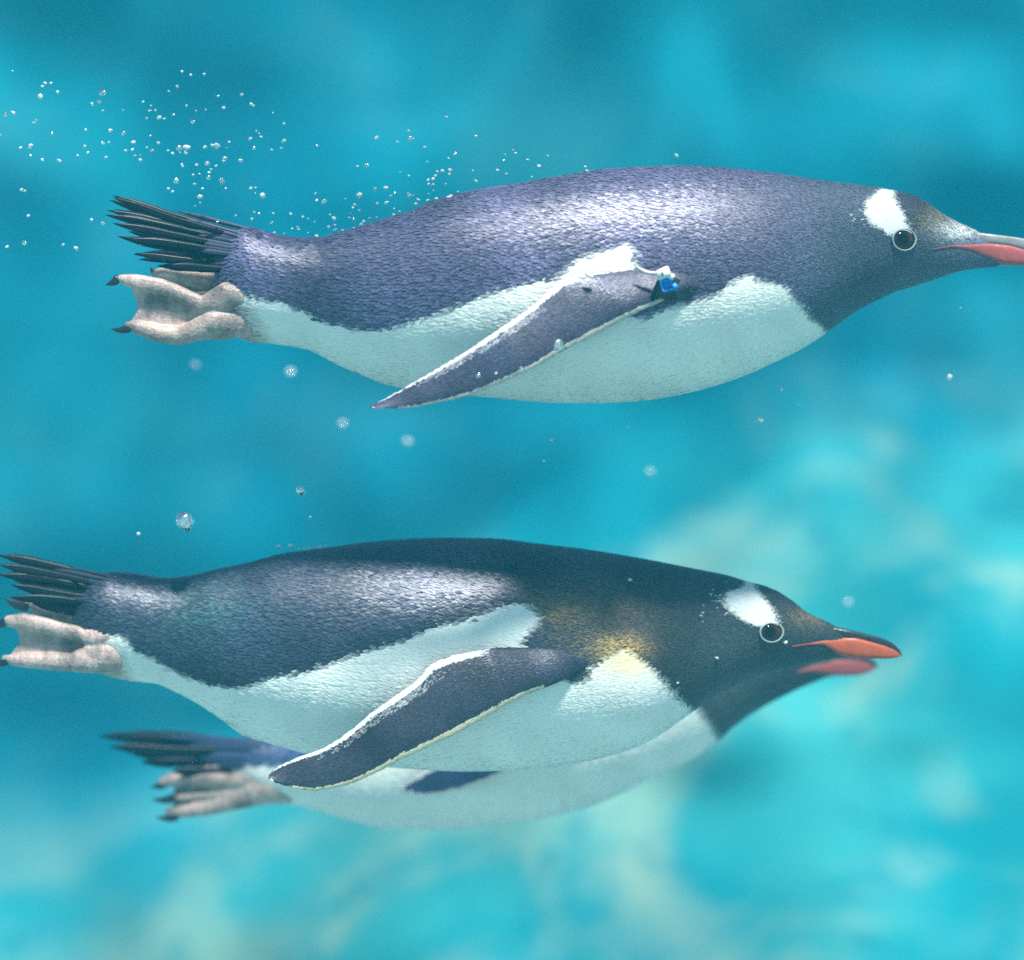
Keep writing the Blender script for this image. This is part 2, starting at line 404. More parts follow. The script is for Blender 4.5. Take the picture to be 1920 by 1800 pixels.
class Bird:
    def __init__(s, spec):
        s.__dict__.update(spec); s.k = kk(s.Y)
    def prof(s, x):
        zt = pchip(*zip(*s.top), x); zb = pchip(*zip(*s.bot), x); w = pchip(*zip(*s.wid), x)
        return zt, zb, w
    def half(s, px, py):
        """half thickness of the body (m) at a place of its side view"""
        zt, zb, w = s.prof(np.array([px], float)); c = (zt + zb) / 2; h = (zb - zt) / 2
        u = np.clip(1 - np.abs((py - c) / h) ** 2.15, 0, 1) ** (1 / 2.15)
        return float((w * u)[0]) * s.k
    def body_grid(s):
        x0, x1 = s.top[0][0], s.top[-1][0]
        xs = np.concatenate([x0 + 80 * (1 - np.cos(np.linspace(0, np.pi / 2, 14))) , np.linspace(x0 + 82, x1 - 8, 230), x1 - 8 + 8 * np.sin(np.linspace(.2, np.pi / 2, 6))])
        zt, zb, w = s.prof(xs)
        e = np.ones_like(xs)
        e = np.where(xs < x0 + 80, np.sqrt(np.clip(1 - ((x0 + 80 - xs) / 80) ** 2, .004, 1)), e)
        e = np.where(xs > x1 - 8, np.sqrt(np.clip(1 - ((xs - x1 + 8) / 8) ** 2, .01, 1)), e)
        c = (zt + zb) / 2; h = (zb - zt) / 2 * e; w = w * e
        a = ring_angles(); p = 2 / 2.15
        ca = np.sign(np.cos(a)) * np.abs(np.cos(a)) ** p; sa = np.sign(np.sin(a)) * np.abs(np.sin(a)) ** p
        G = np.zeros((len(xs), NM, 3))
        G[:, :, 0] = ((xs - 960) * s.k)[:, None]
        G[:, :, 1] = s.Y + (w * s.k)[:, None] * sa[None]
        pz = c[:, None] - h[:, None] * ca[None]
        G[:, :, 2] = Z0 + (900 - pz) * s.k
        return G
    def px(s, P):
        k = K0 * (CAM_D + s.Y - np.abs(P[:, 1] - s.Y)) / CAM_D       # markings are alike on both flanks
        return P[:, 0] / k + 960, 900 - (P[:, 2] - Z0) / k
    # colours of the coat, painted sun and shade included, by place on the body
    def coat(s, P, r=None):
        x, y = s.px(P); n = len(x)
        jx = r.normal(0, 5, n) if r is not None else 0; jy = r.normal(0, 2.2, n) if r is not None else 0
        xx, yy = x + jx, y + jy
        dark = np.array(s.dark)[None] * np.ones((n, 1))
        v = 1 + .28 * smooth_noise(x, y, .035, 3)
        dark = dark * v[:, None]
        lift = np.full(n, .20)
        th = np.clip((s.neck_x[1] - x) / (s.neck_x[1] - s.neck_x[0]), 0, 1)[:, None]      # slate throat and face
        dark = dark * th + np.array(s.throat) * (1 - th) * v[:, None]
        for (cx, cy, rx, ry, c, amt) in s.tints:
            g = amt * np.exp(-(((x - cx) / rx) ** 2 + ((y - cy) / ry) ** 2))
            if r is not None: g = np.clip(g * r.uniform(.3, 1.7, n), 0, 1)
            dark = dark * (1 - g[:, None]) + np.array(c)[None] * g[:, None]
        if r is not None: dark = dark * r.uniform(.65, 1.45, (n, 1))
        if r is None: wf = inside(s.white, x, y).astype(float)
        else: wf = sum(inside(s.white, x + r.normal(0, 6, n), y + r.normal(0, 2.4, n)).astype(float) for _ in range(4)) / 4
        wc = np.array((.68, .68, .65)) * (1 + .05 * smooth_noise(x, y, .05, 9))[:, None]
        if s.cream:  # golden sun patch painted onto the white breast
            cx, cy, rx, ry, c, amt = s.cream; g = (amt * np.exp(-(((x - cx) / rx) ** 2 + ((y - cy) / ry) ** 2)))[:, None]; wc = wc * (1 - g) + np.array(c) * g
        col = wc * wf[:, None] ** 1.3 + dark * (1 - wf[:, None] ** 1.3)
        lift = np.where(wf > .5, .05, lift)
        lx, ly, lr = s.leg
        sk = np.clip((lx - x + (y - ly) * .5) / lr, 0, 1) * wf * np.clip((y - ly + 10) / 25, 0, 1)
        if r is not None: sk = np.clip(sk * r.uniform(.6, 1.4, n), 0, 1)
        col = col * (1 - sk[:, None]) + np.array((.27, .20, .175))[None] * sk[:, None]
        jx2 = r.normal(0, 2.0, n) if r is not None else 0
        for poly in s.patch:
            pf = inside(poly, x, y).astype(float) if r is None else sum(inside(poly, x + r.normal(0, 4, n), y + r.normal(0, 1.6, n)).astype(float) for _ in range(4)) / 4
            pf = pf[:, None]; col = col * (1 - pf) + np.array((.60, .61, .60)) * pf; lift = np.where(pf[:, 0] > .5, .06, lift)
        if s.spark is not None and r is not None:      # sparkle highlight behind the eye patch, painted as scattered pale feather tips
            cx, cy, rx, ry = s.spark; g = np.exp(-(((x - cx) / rx) ** 2 + ((y - cy) / ry) ** 2)) * .15
            m_ = r.uniform(0, 1, n) < g; col = np.where(m_[:, None], np.array((.42, .42, .45)), col)
        return np.clip(col, 0, 1), lift
    def build(s):
        root = bpy.data.objects.new('penguin', None); root.location = W(s.root[0], s.root[1], s.Y); root.empty_display_size = .1
        COL.objects.link(root); bpy.context.view_layer.update()
        tag(root, s.label, 'penguin', 'swimming gentoo penguins'.replace('gentoo ', ''))
        G = s.body_grid(); s.G = G
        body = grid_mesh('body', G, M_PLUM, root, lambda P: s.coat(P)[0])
        def size(c):
            x = c[0] / s.k + 960; f = np.clip((x - s.fine[0]) / (s.fine[1] - s.fine[0]), 0, 1)
            return (.0034 * (1 - f) + .0017 * f) * s.fsize
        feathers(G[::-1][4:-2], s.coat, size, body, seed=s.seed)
        s.flipper(root); s.tail(root); s.face(root); s.feet(root)
        return root
    def flipper(s, root, far=False):
        U = np.array(s.flip_up, float); Lw = np.array(s.flip_low, float)
        def samp(P, n):
            d = np.concatenate([[0], np.cumsum(np.linalg.norm(np.diff(P, axis=0), axis=1))]); d /= d[-1]
            q = np.linspace(0, 1, n); return np.stack([pchip(d, P[:, 0], q), pchip(d, P[:, 1], q)], -1)
        n = 90; m = 48
        Uu, Ll = samp(U, n), samp(Lw, n); f = np.linspace(0, 1, n)
        yo = np.interp(f, *zip(*s.flip_y)); th = np.interp(f, (0, .15, .5, .85, 1), (.020, .016, .011, .007, .001))
        for side in (-1, 1):
            G = np.zeros((n, m, 3)); Tt = np.zeros((n, m)); Ss = np.zeros((n, m))
            for i in range(n):
                Yc = s.Y + yo[i] if side < 0 else s.Y - yo[i]
                for j in range(m):
                    a = 2 * math.pi * j / m; t = .5 - .5 * math.cos(a); q = Uu[i] * t + Ll[i] * (1 - t)
                    Yp = s.Y + yo[i]
                    p = W(q[0], q[1], Yp)
                    if side > 0:      # the far wing, carried higher, behind the body
                        p = W(q[0] + 40 * f[i], q[1] - 190 * f[i] - 10, s.Y)
                    y = Yc - math.sin(a) * th[i] * .5 * (1 - .35 * t) + .006 * (t - .5) * (1 if side < 0 else -1)
                    G[i, j] = (p.x, y, p.z); Tt[i, j] = t; Ss[i, j] = f[i]
            flatP = G.reshape(-1, 3); flatT = Tt.ravel(); flatS = Ss.ravel()
            def colr(P, r=None, G=G):
                N_ = len(P); T_ = np.zeros(N_); S_ = np.zeros(N_)
                for c0 in range(0, N_, 400):
                    d2 = ((P[c0:c0 + 400, None, :] - flatP[None, ::3]) ** 2).sum(-1); ii = d2.argmin(1) * 3
                    T_[c0:c0 + 400] = flatT[ii]; S_[c0:c0 + 400] = flatS[ii]
                T0 = T_.copy()
                
                x, y = s.px(P)
                col = np.array(s.fdark)[None] * (1 + .3 * smooth_noise(x, y, .05, 5))[:, None]
                if r is not None: col = col * r.uniform(.6, 1.5, (N_, 1))
                wt = np.interp(S_, s.flip_white[0], s.flip_white[1])
                tr = T_ > 1 - wt
                tf = tr.astype(float) if r is None else sum((T_ + r.normal(0, .018, N_) > 1 - wt).astype(float) for _ in range(4)) / 4 * (wt > .01)
                le = T0 < np.interp(S_, (0, .12, .2, .9, 1), (0, .0, s.lead_w, s.lead_w * .9, 0))
                col = col * (1 - tf[:, None]) + np.array((.48, .48, .50)) * tf[:, None]; col = np.where(le[:, None], np.array(s.lead), col)
                return np.clip(col, 0, 1), np.where((tf > .3) | le, .03, .14)
            w_ = grid_mesh('flipper', G, M_PLUM, root, lambda P: colr(P)[0])
            if side < 0:
                feathers(G[1:-1], colr, lambda c: .0017 * s.fsize, w_, seed=s.seed + 5)
    def tail(s, root):
        nf = len(s.tail_tips)
        for i, (tx, ty) in enumerate(s.tail_tips):
            f = i / (nf - 1)
            rx = s.tail_root[0][0] * (1 - f) + s.tail_root[1][0] * f; ry = s.tail_root[0][1] * (1 - f) + s.tail_root[1][1] * f
            dy = (.016 * math.sin(i * 2.4) - .006) ; dy2 = dy * 1.7
            A = W(rx, ry, s.Y); A.y += dy * .7; C = W(tx, ty, s.Y); C.y += dy2
            ax = C - A; n = 18; wv = s.tail_w * s.k
            side = Vector((0, 1, 0)).cross(ax).normalized(); V = []
            tw = random.uniform(-.3, .3); side = (side * math.cos(tw) + Vector((0, 1, 0)) * math.sin(tw)).normalized(); nrm = ax.normalized().cross(side)
            bm = bmesh.new(); rows = []
            bend = random.uniform(-.03, .03)
            for a in range(n + 1):
                q = a / n; wd = wv * (.55 + .6 * q) * (1 if q < .72 else max(0.02, 1 - ((q - .72) / .28) ** 1.7))
                c = A + ax * q + side * (bend * ax.length * math.sin(q * math.pi))
                row = []
                for (u, h) in ((-1, 0), (-.5, .0009), (0, .0020), (.5, .0009), (1, 0), (.4, -.0007), (-.4, -.0007)):
                    jag = random.uniform(-.06, .06) * wd if abs(u) == 1 else 0
                    row.append(bm.verts.new(c + side * (u * wd + jag) + nrm * (h * (1 - .6 * q))))
                rows.append(row)
            for r0, r1 in zip(rows[:-1], rows[1:]):
                for j in range(7): bm.faces.new((r0[j], r0[(j + 1) % 7], r1[(j + 1) % 7], r1[j]))
            bm.faces.new(rows[0]); bm.faces.new(rows[-1][::-1])
            bmesh.ops.recalc_face_normals(bm, faces=bm.faces)
            bm_obj('tail_feather', bm, M_TAIL, root)
        for i in range(16):       # shorter coverts over the roots
            f = i / 15 + random.uniform(-.03, .03); j = f * (nf - 1); a = int(min(max(j, 0), nf - 2)); g = j - a
            tx = s.tail_tips[a][0] * (1 - g) + s.tail_tips[a + 1][0] * g; ty = s.tail_tips[a][1] * (1 - g) + s.tail_tips[a + 1][1] * g
            rx = s.tail_root[0][0] * (1 - f) + s.tail_root[1][0] * f + 22; ry = s.tail_root[0][1] * (1 - f) + s.tail_root[1][1] * f
            rx += random.uniform(-8, 26); q = random.uniform(.36, .62); Y_ = s.Y - s.half(rx, ry) * .9
            s.quill('tail_covert', W(rx, ry, Y_), W(rx + (tx - rx) * q, ry + (ty - ry) * q, Y_ + .012), s.tail_w * .55 * s.k, root)
    def quill(s, name, A, C, wv, root, n=12):
        ax = C - A; side = Vector((0, 1, 0)).cross(ax).normalized(); nrm = ax.normalized().cross(side); G = np.zeros((n + 1, 8, 3))
        for a in range(n + 1):
            q = a / n; wd = wv * (.7 + .5 * q) * (1 if q < .6 else max(.03, 1 - ((q - .6) / .4) ** 1.8))
            for j in range(8):
                t = 2 * math.pi * j / 8
                G[a, j] = A + ax * q + side * wd * math.cos(t) + nrm * (.0014 * math.sin(t) * (1 - .6 * q))
        c = np.array(s.dark) * random.uniform(.3, 1.0); grid_mesh(name, G, M_PLUM, root, lambda P: np.tile(c, (len(P), 1)))
    def face(s, root):
        # bill: two closed horns; the lower one runs back along the gape
        def horn(name, top, bot, mat_, parent, xs, bw, hug=.0013, back=None):
            zt = pchip(*zip(*top), xs); zb = pchip(*zip(*bot), xs); G = np.zeros((len(xs), 24, 3))
            for i, x in enumerate(xs):
                c = (zt[i] + zb[i]) / 2; h = max((zb[i] - zt[i]) / 2, .4)
                w = max(float(np.interp(x, *zip(*bw))) * s.k, s.half(x, c) + hug if x < s.top[-1][0] - 6 else 0)
                for j in range(24):
                    a = 2 * math.pi * j / 24
                    G[i, j] = ((x - 960) * s.k, s.Y + w * math.copysign(abs(math.sin(a)) ** .5, math.sin(a)), Z0 + (900 - (c - h * math.copysign(abs(math.cos(a)) ** .6, math.cos(a)))) * s.k)
            return grid_mesh(name, G, mat_, parent)
        b = s.bill
        xs = np.linspace(b['low_top'][0][0], b['low_top'][-1][0], 60)
        horn('lower_bill', b['low_top'], b['low_bot'], b['mat'], root, xs, b['bw'])
        xs = np.linspace(b['up_top'][0][0], b['up_top'][-1][0], 50)
        horn('upper_bill', b['up_top'], b['up_bot'], b.get('up_mat', M_BLACKBILL), root, xs, b['bw_up'], -.002)
        # eyes
        if s.eye is None: return
        ex, ey, rx, ry, ox, oy = s.eye
        hw = s.half(ex, ey)
        for _ in range(3):
            g = kk(s.Y - hw) / s.k; fx, fy = 960 + (s.eye[0] - 960) * g, 900 + (s.eye[1] - 900) * g; hw = s.half(fx, fy)
        ex, ey = fx, fy
        # slope of the head at the eye
        dxn = (s.half(ex + 12, ey) - s.half(ex - 12, ey)) / (24 * s.k); dzn = (s.half(ex, ey - 12) - s.half(ex, ey + 12)) / (24 * s.k)
        for side in (-1, 1):
            c = Vector(((ex - 960) * s.k, s.Y + side * (hw - .0008), Z0 + (900 - ey) * s.k))
            nrm = Vector((-dxn, side, -dzn)).normalized()
            q = Vector((0, -1, 0)).rotation_difference(nrm)
            bm = bmesh.new(); bmesh.ops.create_uvsphere(bm, u_segments=32, v_segments=20, radius=1)
            for v in bm.verts: v.co = Vector((v.co.x * rx * s.k, v.co.y * .0045, v.co.z * ry * s.k))
            e = bm_obj('eye', bm, M_EYE, None); e.rotation_mode = 'QUATERNION'; e.rotation_quaternion = q; e.location = c
            e.parent = root; e.matrix_parent_inverse = root.matrix_world.inverted()
            # fleshy pale ring
            n, m = 48, 10; G = np.zeros((n + 1, m, 3)); rr = .0013
            for i in range(n + 1):
                a = 2 * math.pi * i / n; ca, sa = math.cos(a), math.sin(a)
                mx_, mz_ = (rx + ox) / 2 * s.k, (ry + oy) / 2 * s.k; wx = (ox - rx) / 2 * s.k * (1.0 + .35 * math.cos(2 * a) + .2 * math.sin(3 * a + 1))
                for j in range(m):
                    t = 2 * math.pi * j / m
                    G[i, j] = (ca * (mx_ + wx * math.cos(t)), -.0026 + .0011 * math.sin(t), sa * (mz_ + wx * math.cos(t)) * (1 if sa > 0 else 1.06))
            rg = grid_mesh('eye_ring', G, M_RING, None, closed_ends=False)
            rg.rotation_mode = 'QUATERNION'; rg.rotation_quaternion = q; rg.location = c
            bpy.context.view_layer.update()
            rg.parent = e; rg.matrix_parent_inverse = e.matrix_world.inverted()
    def feet(s, root):
        for (dy, chains, webs, claws) in s.feet_spec:
            Y = s.Y + dy; bl = []
            for c in chains: bl += chain(c, Y)
            sh = [([W(a, b_, Y + .004) for a, b_ in p], .0028) for p in webs]
            ft = remesh('foot', bl, sh, M_SKIN, root)
            for a, c, r in claws: claw(a, c, r, Y, ft)

# ------------------------------------------------------------------ the three birds
P1 = Bird(dict(Y=-.03, seed=11, fsize=1.0, root=(1000, 760),
    label='topmost penguin, lilac-grey back, blue and white tag on its flipper',
    top=[(402,430),(465,425),(494,434),(551,446),(580,447),(608,445),(637,437),(700,419),(775,396),(819,377),(881,361),(975,346),(1062,331),(1125,322),(1187,317),(1265,314),(1344,317),(1437,326),(1523,338),(1597,347),(1658,355),(1707,366),(1727,374),(1744,386),(1768,402),(1798,418),(1832,434),(1858,452),(1878,478)],
    bot=[(402,640),(494,643),(551,650),(580,657),(637,685),(694,709),(734,723),(810,735),(881,741),(975,750),(1062,755),(1125,755),(1187,752),(1250,744),(1312,731),(1406,700),(1450,680),(1499,656),(1548,625),(1567,610),(1609,581),(1646,562),(1683,545),(1719,534),(1756,522),(1800,508),(1829,503),(1858,500),(1878,498)],
    wid=[(402,78),(480,86),(550,92),(620,104),(700,127),(800,156),(900,180),(1000,196),(1100,204),(1200,206),(1300,202),(1400,186),(1500,150),(1600,104),(1680,78),(1720,64),(1760,44),(1800,28),(1840,19),(1878,12)],
    dark=(.052, .050, .104), fdark=(.026, .028, .054), lead=(.45, .40, .36), neck_x=(1430, 1560), fine=(1200, 1560),
    tints=[(1755, 415, 32, 24, (.16, .13, .07), .75), (1400, 410, 120, 75, (.085, .082, .125), .75), (1806, 434, 44, 17, (.50, .50, .50), .9)],  # shoulder and bill-base tints paint the sun's highlight into the feathers
    white=[(400,560),(462,553),(551,573),(608,605),(666,619),(703,620),(750,616),(787,600),(850,581),(912,556),(975,537),(1037,525),(1062,515),(1087,491),(1131,472),(1190,457),(1204,470),(1205,505),(1200,540),(1185,592),(1219,597),(1266,575),(1312,562),(1353,550),(1375,531),(1397,516),(1412,514),(1428,525),(1469,531),(1487,544),(1506,572),(1528,597),(1547,612),(1590,650),(1590,900),(400,900)],  # notch below the flipper leaves dark feathers as its painted shadow
    leg=(492, 568, 45), cream=None, throat=(.050, .062, .092), lead_w=.055, patch=[[(1629,375),(1660,352),(1684,355),(1681,371),(1692,390),(1702,412),(1709,427),(1715,437),(1668,440),(1656,428),(1636,420),(1625,397)]],
    spark=(1636, 415, 22, 14),
    flip_up=[(1330,470),(1262,482),(1215,500),(1130,514),(1062,524),(1030,545),(1000,572),(950,607),(890,648),(830,685),(770,720),(725,746),(692,762)],
    flip_low=[(1400,535),(1340,540),(1290,547),(1240,566),(1180,593),(1120,626),(1060,656),(1000,690),(940,718),(880,741),(820,755),(750,765),(694,765)],
    flip_y=[(0,-.062),(.12,-.084),(.3,-.103),(.6,-.110),(1,-.095)],
    flip_white=((0, .30, .40, .50, .80, .93, 1), (0, 0, .08, .14, .14, .08, 0)),
    tail_tips=[(216,369),(202,373),(226,380),(212,390),(207,398),(206,409),(222,418),(224,427),(240,434),(220,443),(252,456),(244,474),(262,480),(266,490),(290,496),(330,504)],
    tail_root=((446,436),(474,508)), tail_w=8.5,
    bill=dict(mat=M_PINK, up_mat=simple('bill_sunlit', (.24, .23, .24), .3, .6, .3, 120, .5), low_top=[(1740,471),(1780,463),(1815,459),(1850,456),(1885,459),(1920,468),(1950,480),(1958,487)],  # upper bill made pale: its sunlit sheen is put into the colour
              low_bot=[(1740,474),(1780,468),(1810,473),(1850,487),(1881,497),(1920,498),(1950,494),(1958,489)],
              up_top=[(1800,432),(1832,436),(1870,441),(1920,448),(1945,458),(1958,474),(1962,486)], up_bot=[(1800,458),(1832,458),(1870,460),(1920,469),(1945,480),(1958,487),(1962,489)],
              bw=[(1740,2),(1815,12),(1868,18),(1920,13),(1950,7),(1958,3)], bw_up=[(1800,14),(1860,15),(1920,11),(1950,6),(1962,3)]),
    eye=(1693, 449, 22, 17.5, 25.2, 20.5),
    feet_spec=[(-.030, [[(510,592,34,.024),(470,598,33,.016),(430,603,31,.007),(400,604,25)], [(452,556,20),(425,553,25),(400,566,23),(382,573,16),(355,560,16),(325,545,15),(300,538,17),(262,531,17),(246,527,14),(228,523,9)],
                        [(425,614,23,.005),(385,612,26,.002),(365,620,21),(340,630,18),(300,627,17),(262,616,14),(240,610,8)], [(400,585,13,.004),(330,588,7,.004),(262,576,4,.004)]],
                       [[(400,575),(330,545),(262,535),(247,548),(256,562),(258,580),(250,596),(240,606),(300,630),(390,630)]],
                       [((221,522),(198,534),8), ((244,614),(208,617),8)]),
               (.030, [[(490,550,36),(440,535,28),(380,524,21),(310,514,14),(292,513,9)], [(420,560,22),(350,560,14),(300,555,10)]],
                       [[(420,530),(310,515),(300,535),(305,560),(400,570)]], [((294,512),(282,500),7), ((304,556),(285,560),7)])]))

P2 = Bird(dict(Y=.05, seed=23, fsize=1.0, root=(820, 1445),
    label='middle penguin, dark brown neck and head, orange bill with black tip',
    top=[(137,1076),(212,1073),(266,1078),(312,1084),(344,1082),(406,1069),(469,1055),(531,1039),(600,1030),(700,1017),(825,1010),(919,1011),(1012,1021),(1075,1028),(1169,1042),(1231,1053),(1308,1068),(1362,1079),(1403,1091),(1433,1099),(1457,1109),(1484,1126),(1517,1151),(1552,1167),(1575,1182),(1598,1210)],
    bot=[(137,1262),(187,1266),(250,1276),(297,1282),(328,1295),(375,1320),(422,1351),(462,1378),(513,1394),(580,1412),(680,1430),(780,1440),(880,1444),(950,1442),(1012,1438),(1106,1424),(1180,1404),(1231,1380),(1275,1350),(1308,1326),(1349,1300),(1390,1279),(1430,1263),(1484,1249),(1538,1238),(1575,1233),(1598,1230)],
    wid=[(137,74),(212,82),(280,90),(350,100),(430,124),(530,154),(630,178),(730,194),(830,202),(930,202),(1030,192),(1130,168),(1230,130),(1330,94),(1410,76),(1450,66),(1490,48),(1530,30),(1565,20),(1598,11)],
    dark=(.018, .026, .046), fdark=(.015, .017, .028), lead=(.55, .47, .33), neck_x=(960, 1120), fine=(930, 1300),
    tints=[(1120, 1150, 110, 55, (.075, .052, .026), .8), (1165, 1214, 46, 22, (.42, .27, .09), .9), (1050, 1145, 40, 24, (.20, .13, .05), .7), (1520, 1160, 40, 20, (.13, .10, .06), .7), (400, 1150, 90, 55, (.03, .085, .095), .6)],  # shoulder browns and golds, rump teal: caustic sun and glints painted in
    white=[(140,1200),(231,1190),(275,1228),(297,1237),(337,1262),(375,1281),(406,1289),(453,1294),(484,1284),(516,1272),(547,1266),(600,1256),(650,1236),(700,1219),(741,1211),(778,1199),(809,1180),(856,1171),(903,1155),(950,1139),(981,1132),(1000,1136),(1019,1155),(1022,1167),(1006,1183),(988,1202),(1000,1230),(1040,1270),(1091,1281),(1112,1271),(1112,1252),(1137,1239),(1162,1221),(1181,1217),(1200,1230),(1228,1252),(1250,1277),(1278,1308),(1297,1324),(1340,1370),(1340,1600),(140,1600)],  # dip at the flipper root draws the flipper's shadow in dark feathers
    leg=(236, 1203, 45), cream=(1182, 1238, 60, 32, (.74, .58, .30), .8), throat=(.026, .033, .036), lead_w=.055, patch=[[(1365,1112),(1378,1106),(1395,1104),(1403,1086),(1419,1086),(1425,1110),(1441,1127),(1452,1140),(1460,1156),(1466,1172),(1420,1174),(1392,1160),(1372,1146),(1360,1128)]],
    spark=(1352, 1130, 30, 20),
    flip_up=[(1120,1190),(1060,1205),(1003,1214),(934,1216),(872,1225),(841,1233),(809,1247),(784,1274),(747,1302),(700,1334),(658,1370),(599,1407),(560,1421),(520,1440),(503,1455)],
    flip_low=[(1140,1245),(1112,1252),(1097,1256),(1044,1280),(981,1304),(919,1339),(856,1374),(762,1418),(700,1450),(658,1468),(620,1477),(591,1481),(555,1476),(520,1466),(504,1459)],
    flip_y=[(0,-.064),(.12,-.086),(.3,-.104),(.6,-.112),(1,-.100)],
    flip_white=((0, .28, .36, .50, .80, .93, 1), (0, .0, .09, .14, .13, .08, 0)),
    tail_tips=[(0,1040),(20,1048),(16,1056),(10,1063),(28,1069),(6,1075),(10,1085),(36,1093),(50,1101),(60,1107),(34,1117),(62,1122),(70,1129),(110,1141)],
    tail_root=((196,1084),(234,1155)), tail_w=9,
    bill=dict(mat=M_RED, low_top=[(1479,1207),(1511,1203),(1552,1196),(1593,1193),(1633,1202),(1674,1216),(1688,1225)],
              low_bot=[(1479,1210),(1511,1207),(1538,1209),(1558,1220),(1579,1230),(1606,1234),(1660,1235),(1680,1233),(1688,1230)],
              up_top=[(1540,1170),(1585,1179),(1622,1188),(1658,1198),(1677,1209),(1688,1221),(1691,1228)], up_bot=[(1540,1198),(1585,1196),(1622,1201),(1658,1212),(1677,1220),(1688,1227),(1691,1231)],
              bw=[(1479,2),(1545,12),(1600,18),(1640,13),(1675,8),(1688,3)], bw_up=[(1540,14),(1590,15),(1640,11),(1675,7),(1691,3)]),
    eye=(1445, 1185, 21, 16, 24, 18.7),
    feet_spec=[(-.030, [[(280,1238,32,.024),(240,1232,31,.016),(200,1230,30),(172,1226,22)], [(232,1188,18),(205,1190,24),(180,1195,21),(158,1195,14),(140,1187,16),(110,1180,15),(85,1174,17),(45,1166,18),(16,1164,11)],
                        [(190,1240,24),(160,1238,25),(135,1242,18),(100,1241,17),(60,1239,15),(30,1238,12),(10,1235,8)], [(170,1214,12,.004),(100,1210,6,.004),(40,1207,4,.004)]],
                       [[(170,1200),(100,1180),(50,1172),(30,1178),(36,1195),(38,1205),(28,1216),(16,1232),(80,1245),(170,1240)]],
                       [((12,1163),(-14,1176),8), ((14,1238),(-14,1246),8)]),
               (.030, [[(240,1180,34),(180,1163,26),(110,1145,19),(62,1132,12),(50,1131,9)], [(170,1180,20),(90,1178,14),(50,1172,9)]],
                       [[(170,1165),(60,1135),(55,1155),(60,1175),(150,1190)]], [((54,1136),(8,1122),12)])]))

P3 = Bird(dict(Y=.37, seed=31, fsize=1.15, root=(860, 1552),
    label='blurred penguin swimming behind and below the middle one, pink bill, mostly hidden',
    top=[(418,1384),(480,1376),(540,1378),(600,1366),(680,1335),(760,1278),(860,1222),(950,1196),(1050,1184),(1150,1180),(1250,1180),(1350,1182),(1420,1184),(1460,1189),(1500,1203),(1530,1214),(1555,1222),(1575,1240)],
    bot=[(418,1486),(490,1503),(560,1509),(619,1524),(677,1540),(736,1550),(853,1552),(900,1547),(1006,1534),(1112,1507),(1219,1459),(1298,1423),(1341,1392),(1376,1360),(1417,1332),(1471,1303),(1525,1279),(1552,1269),(1575,1264)],
    wid=[(418,48),(500,64),(580,90),(700,138),(820,164),(920,174),(1020,172),(1120,155),(1220,124),(1320,90),(1400,68),(1440,58),(1480,42),(1520,27),(1550,19),(1575,11)],
    dark=(.034, .060, .15), fdark=(.020, .032, .085), lead=(.60, .50, .48), neck_x=(1100, 1250), fine=(1200, 1500),
    tints=[],
    white=[(400,1440),(540,1438),(640,1428),(760,1400),(900,1350),(1100,1300),(1300,1290),(1316,1324),(1330,1346),(1352,1376),(1380,1420),(1380,1700),(400,1700)],
    leg=(500, 1450, 30), cream=None, throat=(.030, .040, .040), lead_w=.15, patch=[], spark=None,
    flip_up=[(1180,1300),(1100,1320),(1030,1345),(960,1375),(880,1405),(830,1425),(800,1440),(775,1458),(757,1478)],
    flip_low=[(1190,1350),(1120,1372),(1040,1400),(980,1425),(945,1445),(900,1468),(850,1482),(800,1489),(762,1484)],
    flip_y=[(0,-.060),(.12,-.082),(.3,-.094),(.6,-.100),(1,-.092)],
    flip_white=((0, .28, .36, .50, .80, .95, 1), (0, .03, .20, .24, .20, .16, 0)),
    tail_tips=[(188,1378),(200,1384),(215,1392),(235,1402),(252,1412),(270,1424),(285,1432),(330,1438)],
    tail_root=((455,1390),(475,1436)), tail_w=11,
    bill=dict(mat=M_PINK, low_top=[(1490,1256),(1510,1248),(1536,1239),(1570,1234),(1606,1234),(1632,1240),(1642,1246)],
              low_bot=[(1490,1259),(1510,1259),(1540,1263),(1579,1267),(1606,1266),(1632,1259),(1642,1252)],
              up_top=[(1530,1218),(1570,1222),(1606,1227),(1630,1234),(1642,1243),(1646,1249)], up_bot=[(1530,1240),(1570,1240),(1606,1240),(1630,1246),(1642,1251),(1646,1252)],
              bw=[(1490,2),(1575,17),(1606,12),(1632,7),(1642,3)], bw_up=[(1530,14),(1575,15),(1606,11),(1632,7),(1646,3)]),
    eye=(1440, 1219, 18, 14, 22, 17),
    feet_spec=[(-.022, [[(540,1476,32),(510,1476,32),(480,1482,27)], [(500,1462,24),(470,1459,20),(431,1466,17),(380,1462,16),(330,1460,15),(306,1466,10)],
                        [(490,1490,20),(443,1500,19),(395,1513,16),(350,1521,13),(318,1522,9)], [(470,1485,18),(400,1492,10),(330,1496,6)]],
                       [[(470,1470),(400,1465),(320,1465),(328,1485),(330,1500),(322,1515),(360,1526),(470,1505)]],
                       [((312,1466),(282,1476),9), ((330,1494),(284,1498),9), ((335,1528),(292,1532),9)]),
               (.026, [[(500,1450,24),(440,1448,18),(380,1446,13),(345,1448,9)]], [], [((350,1448),(328,1452),8)])]))

birds = []
for b_ in (P1, P2, P3): birds.append(b_.build())

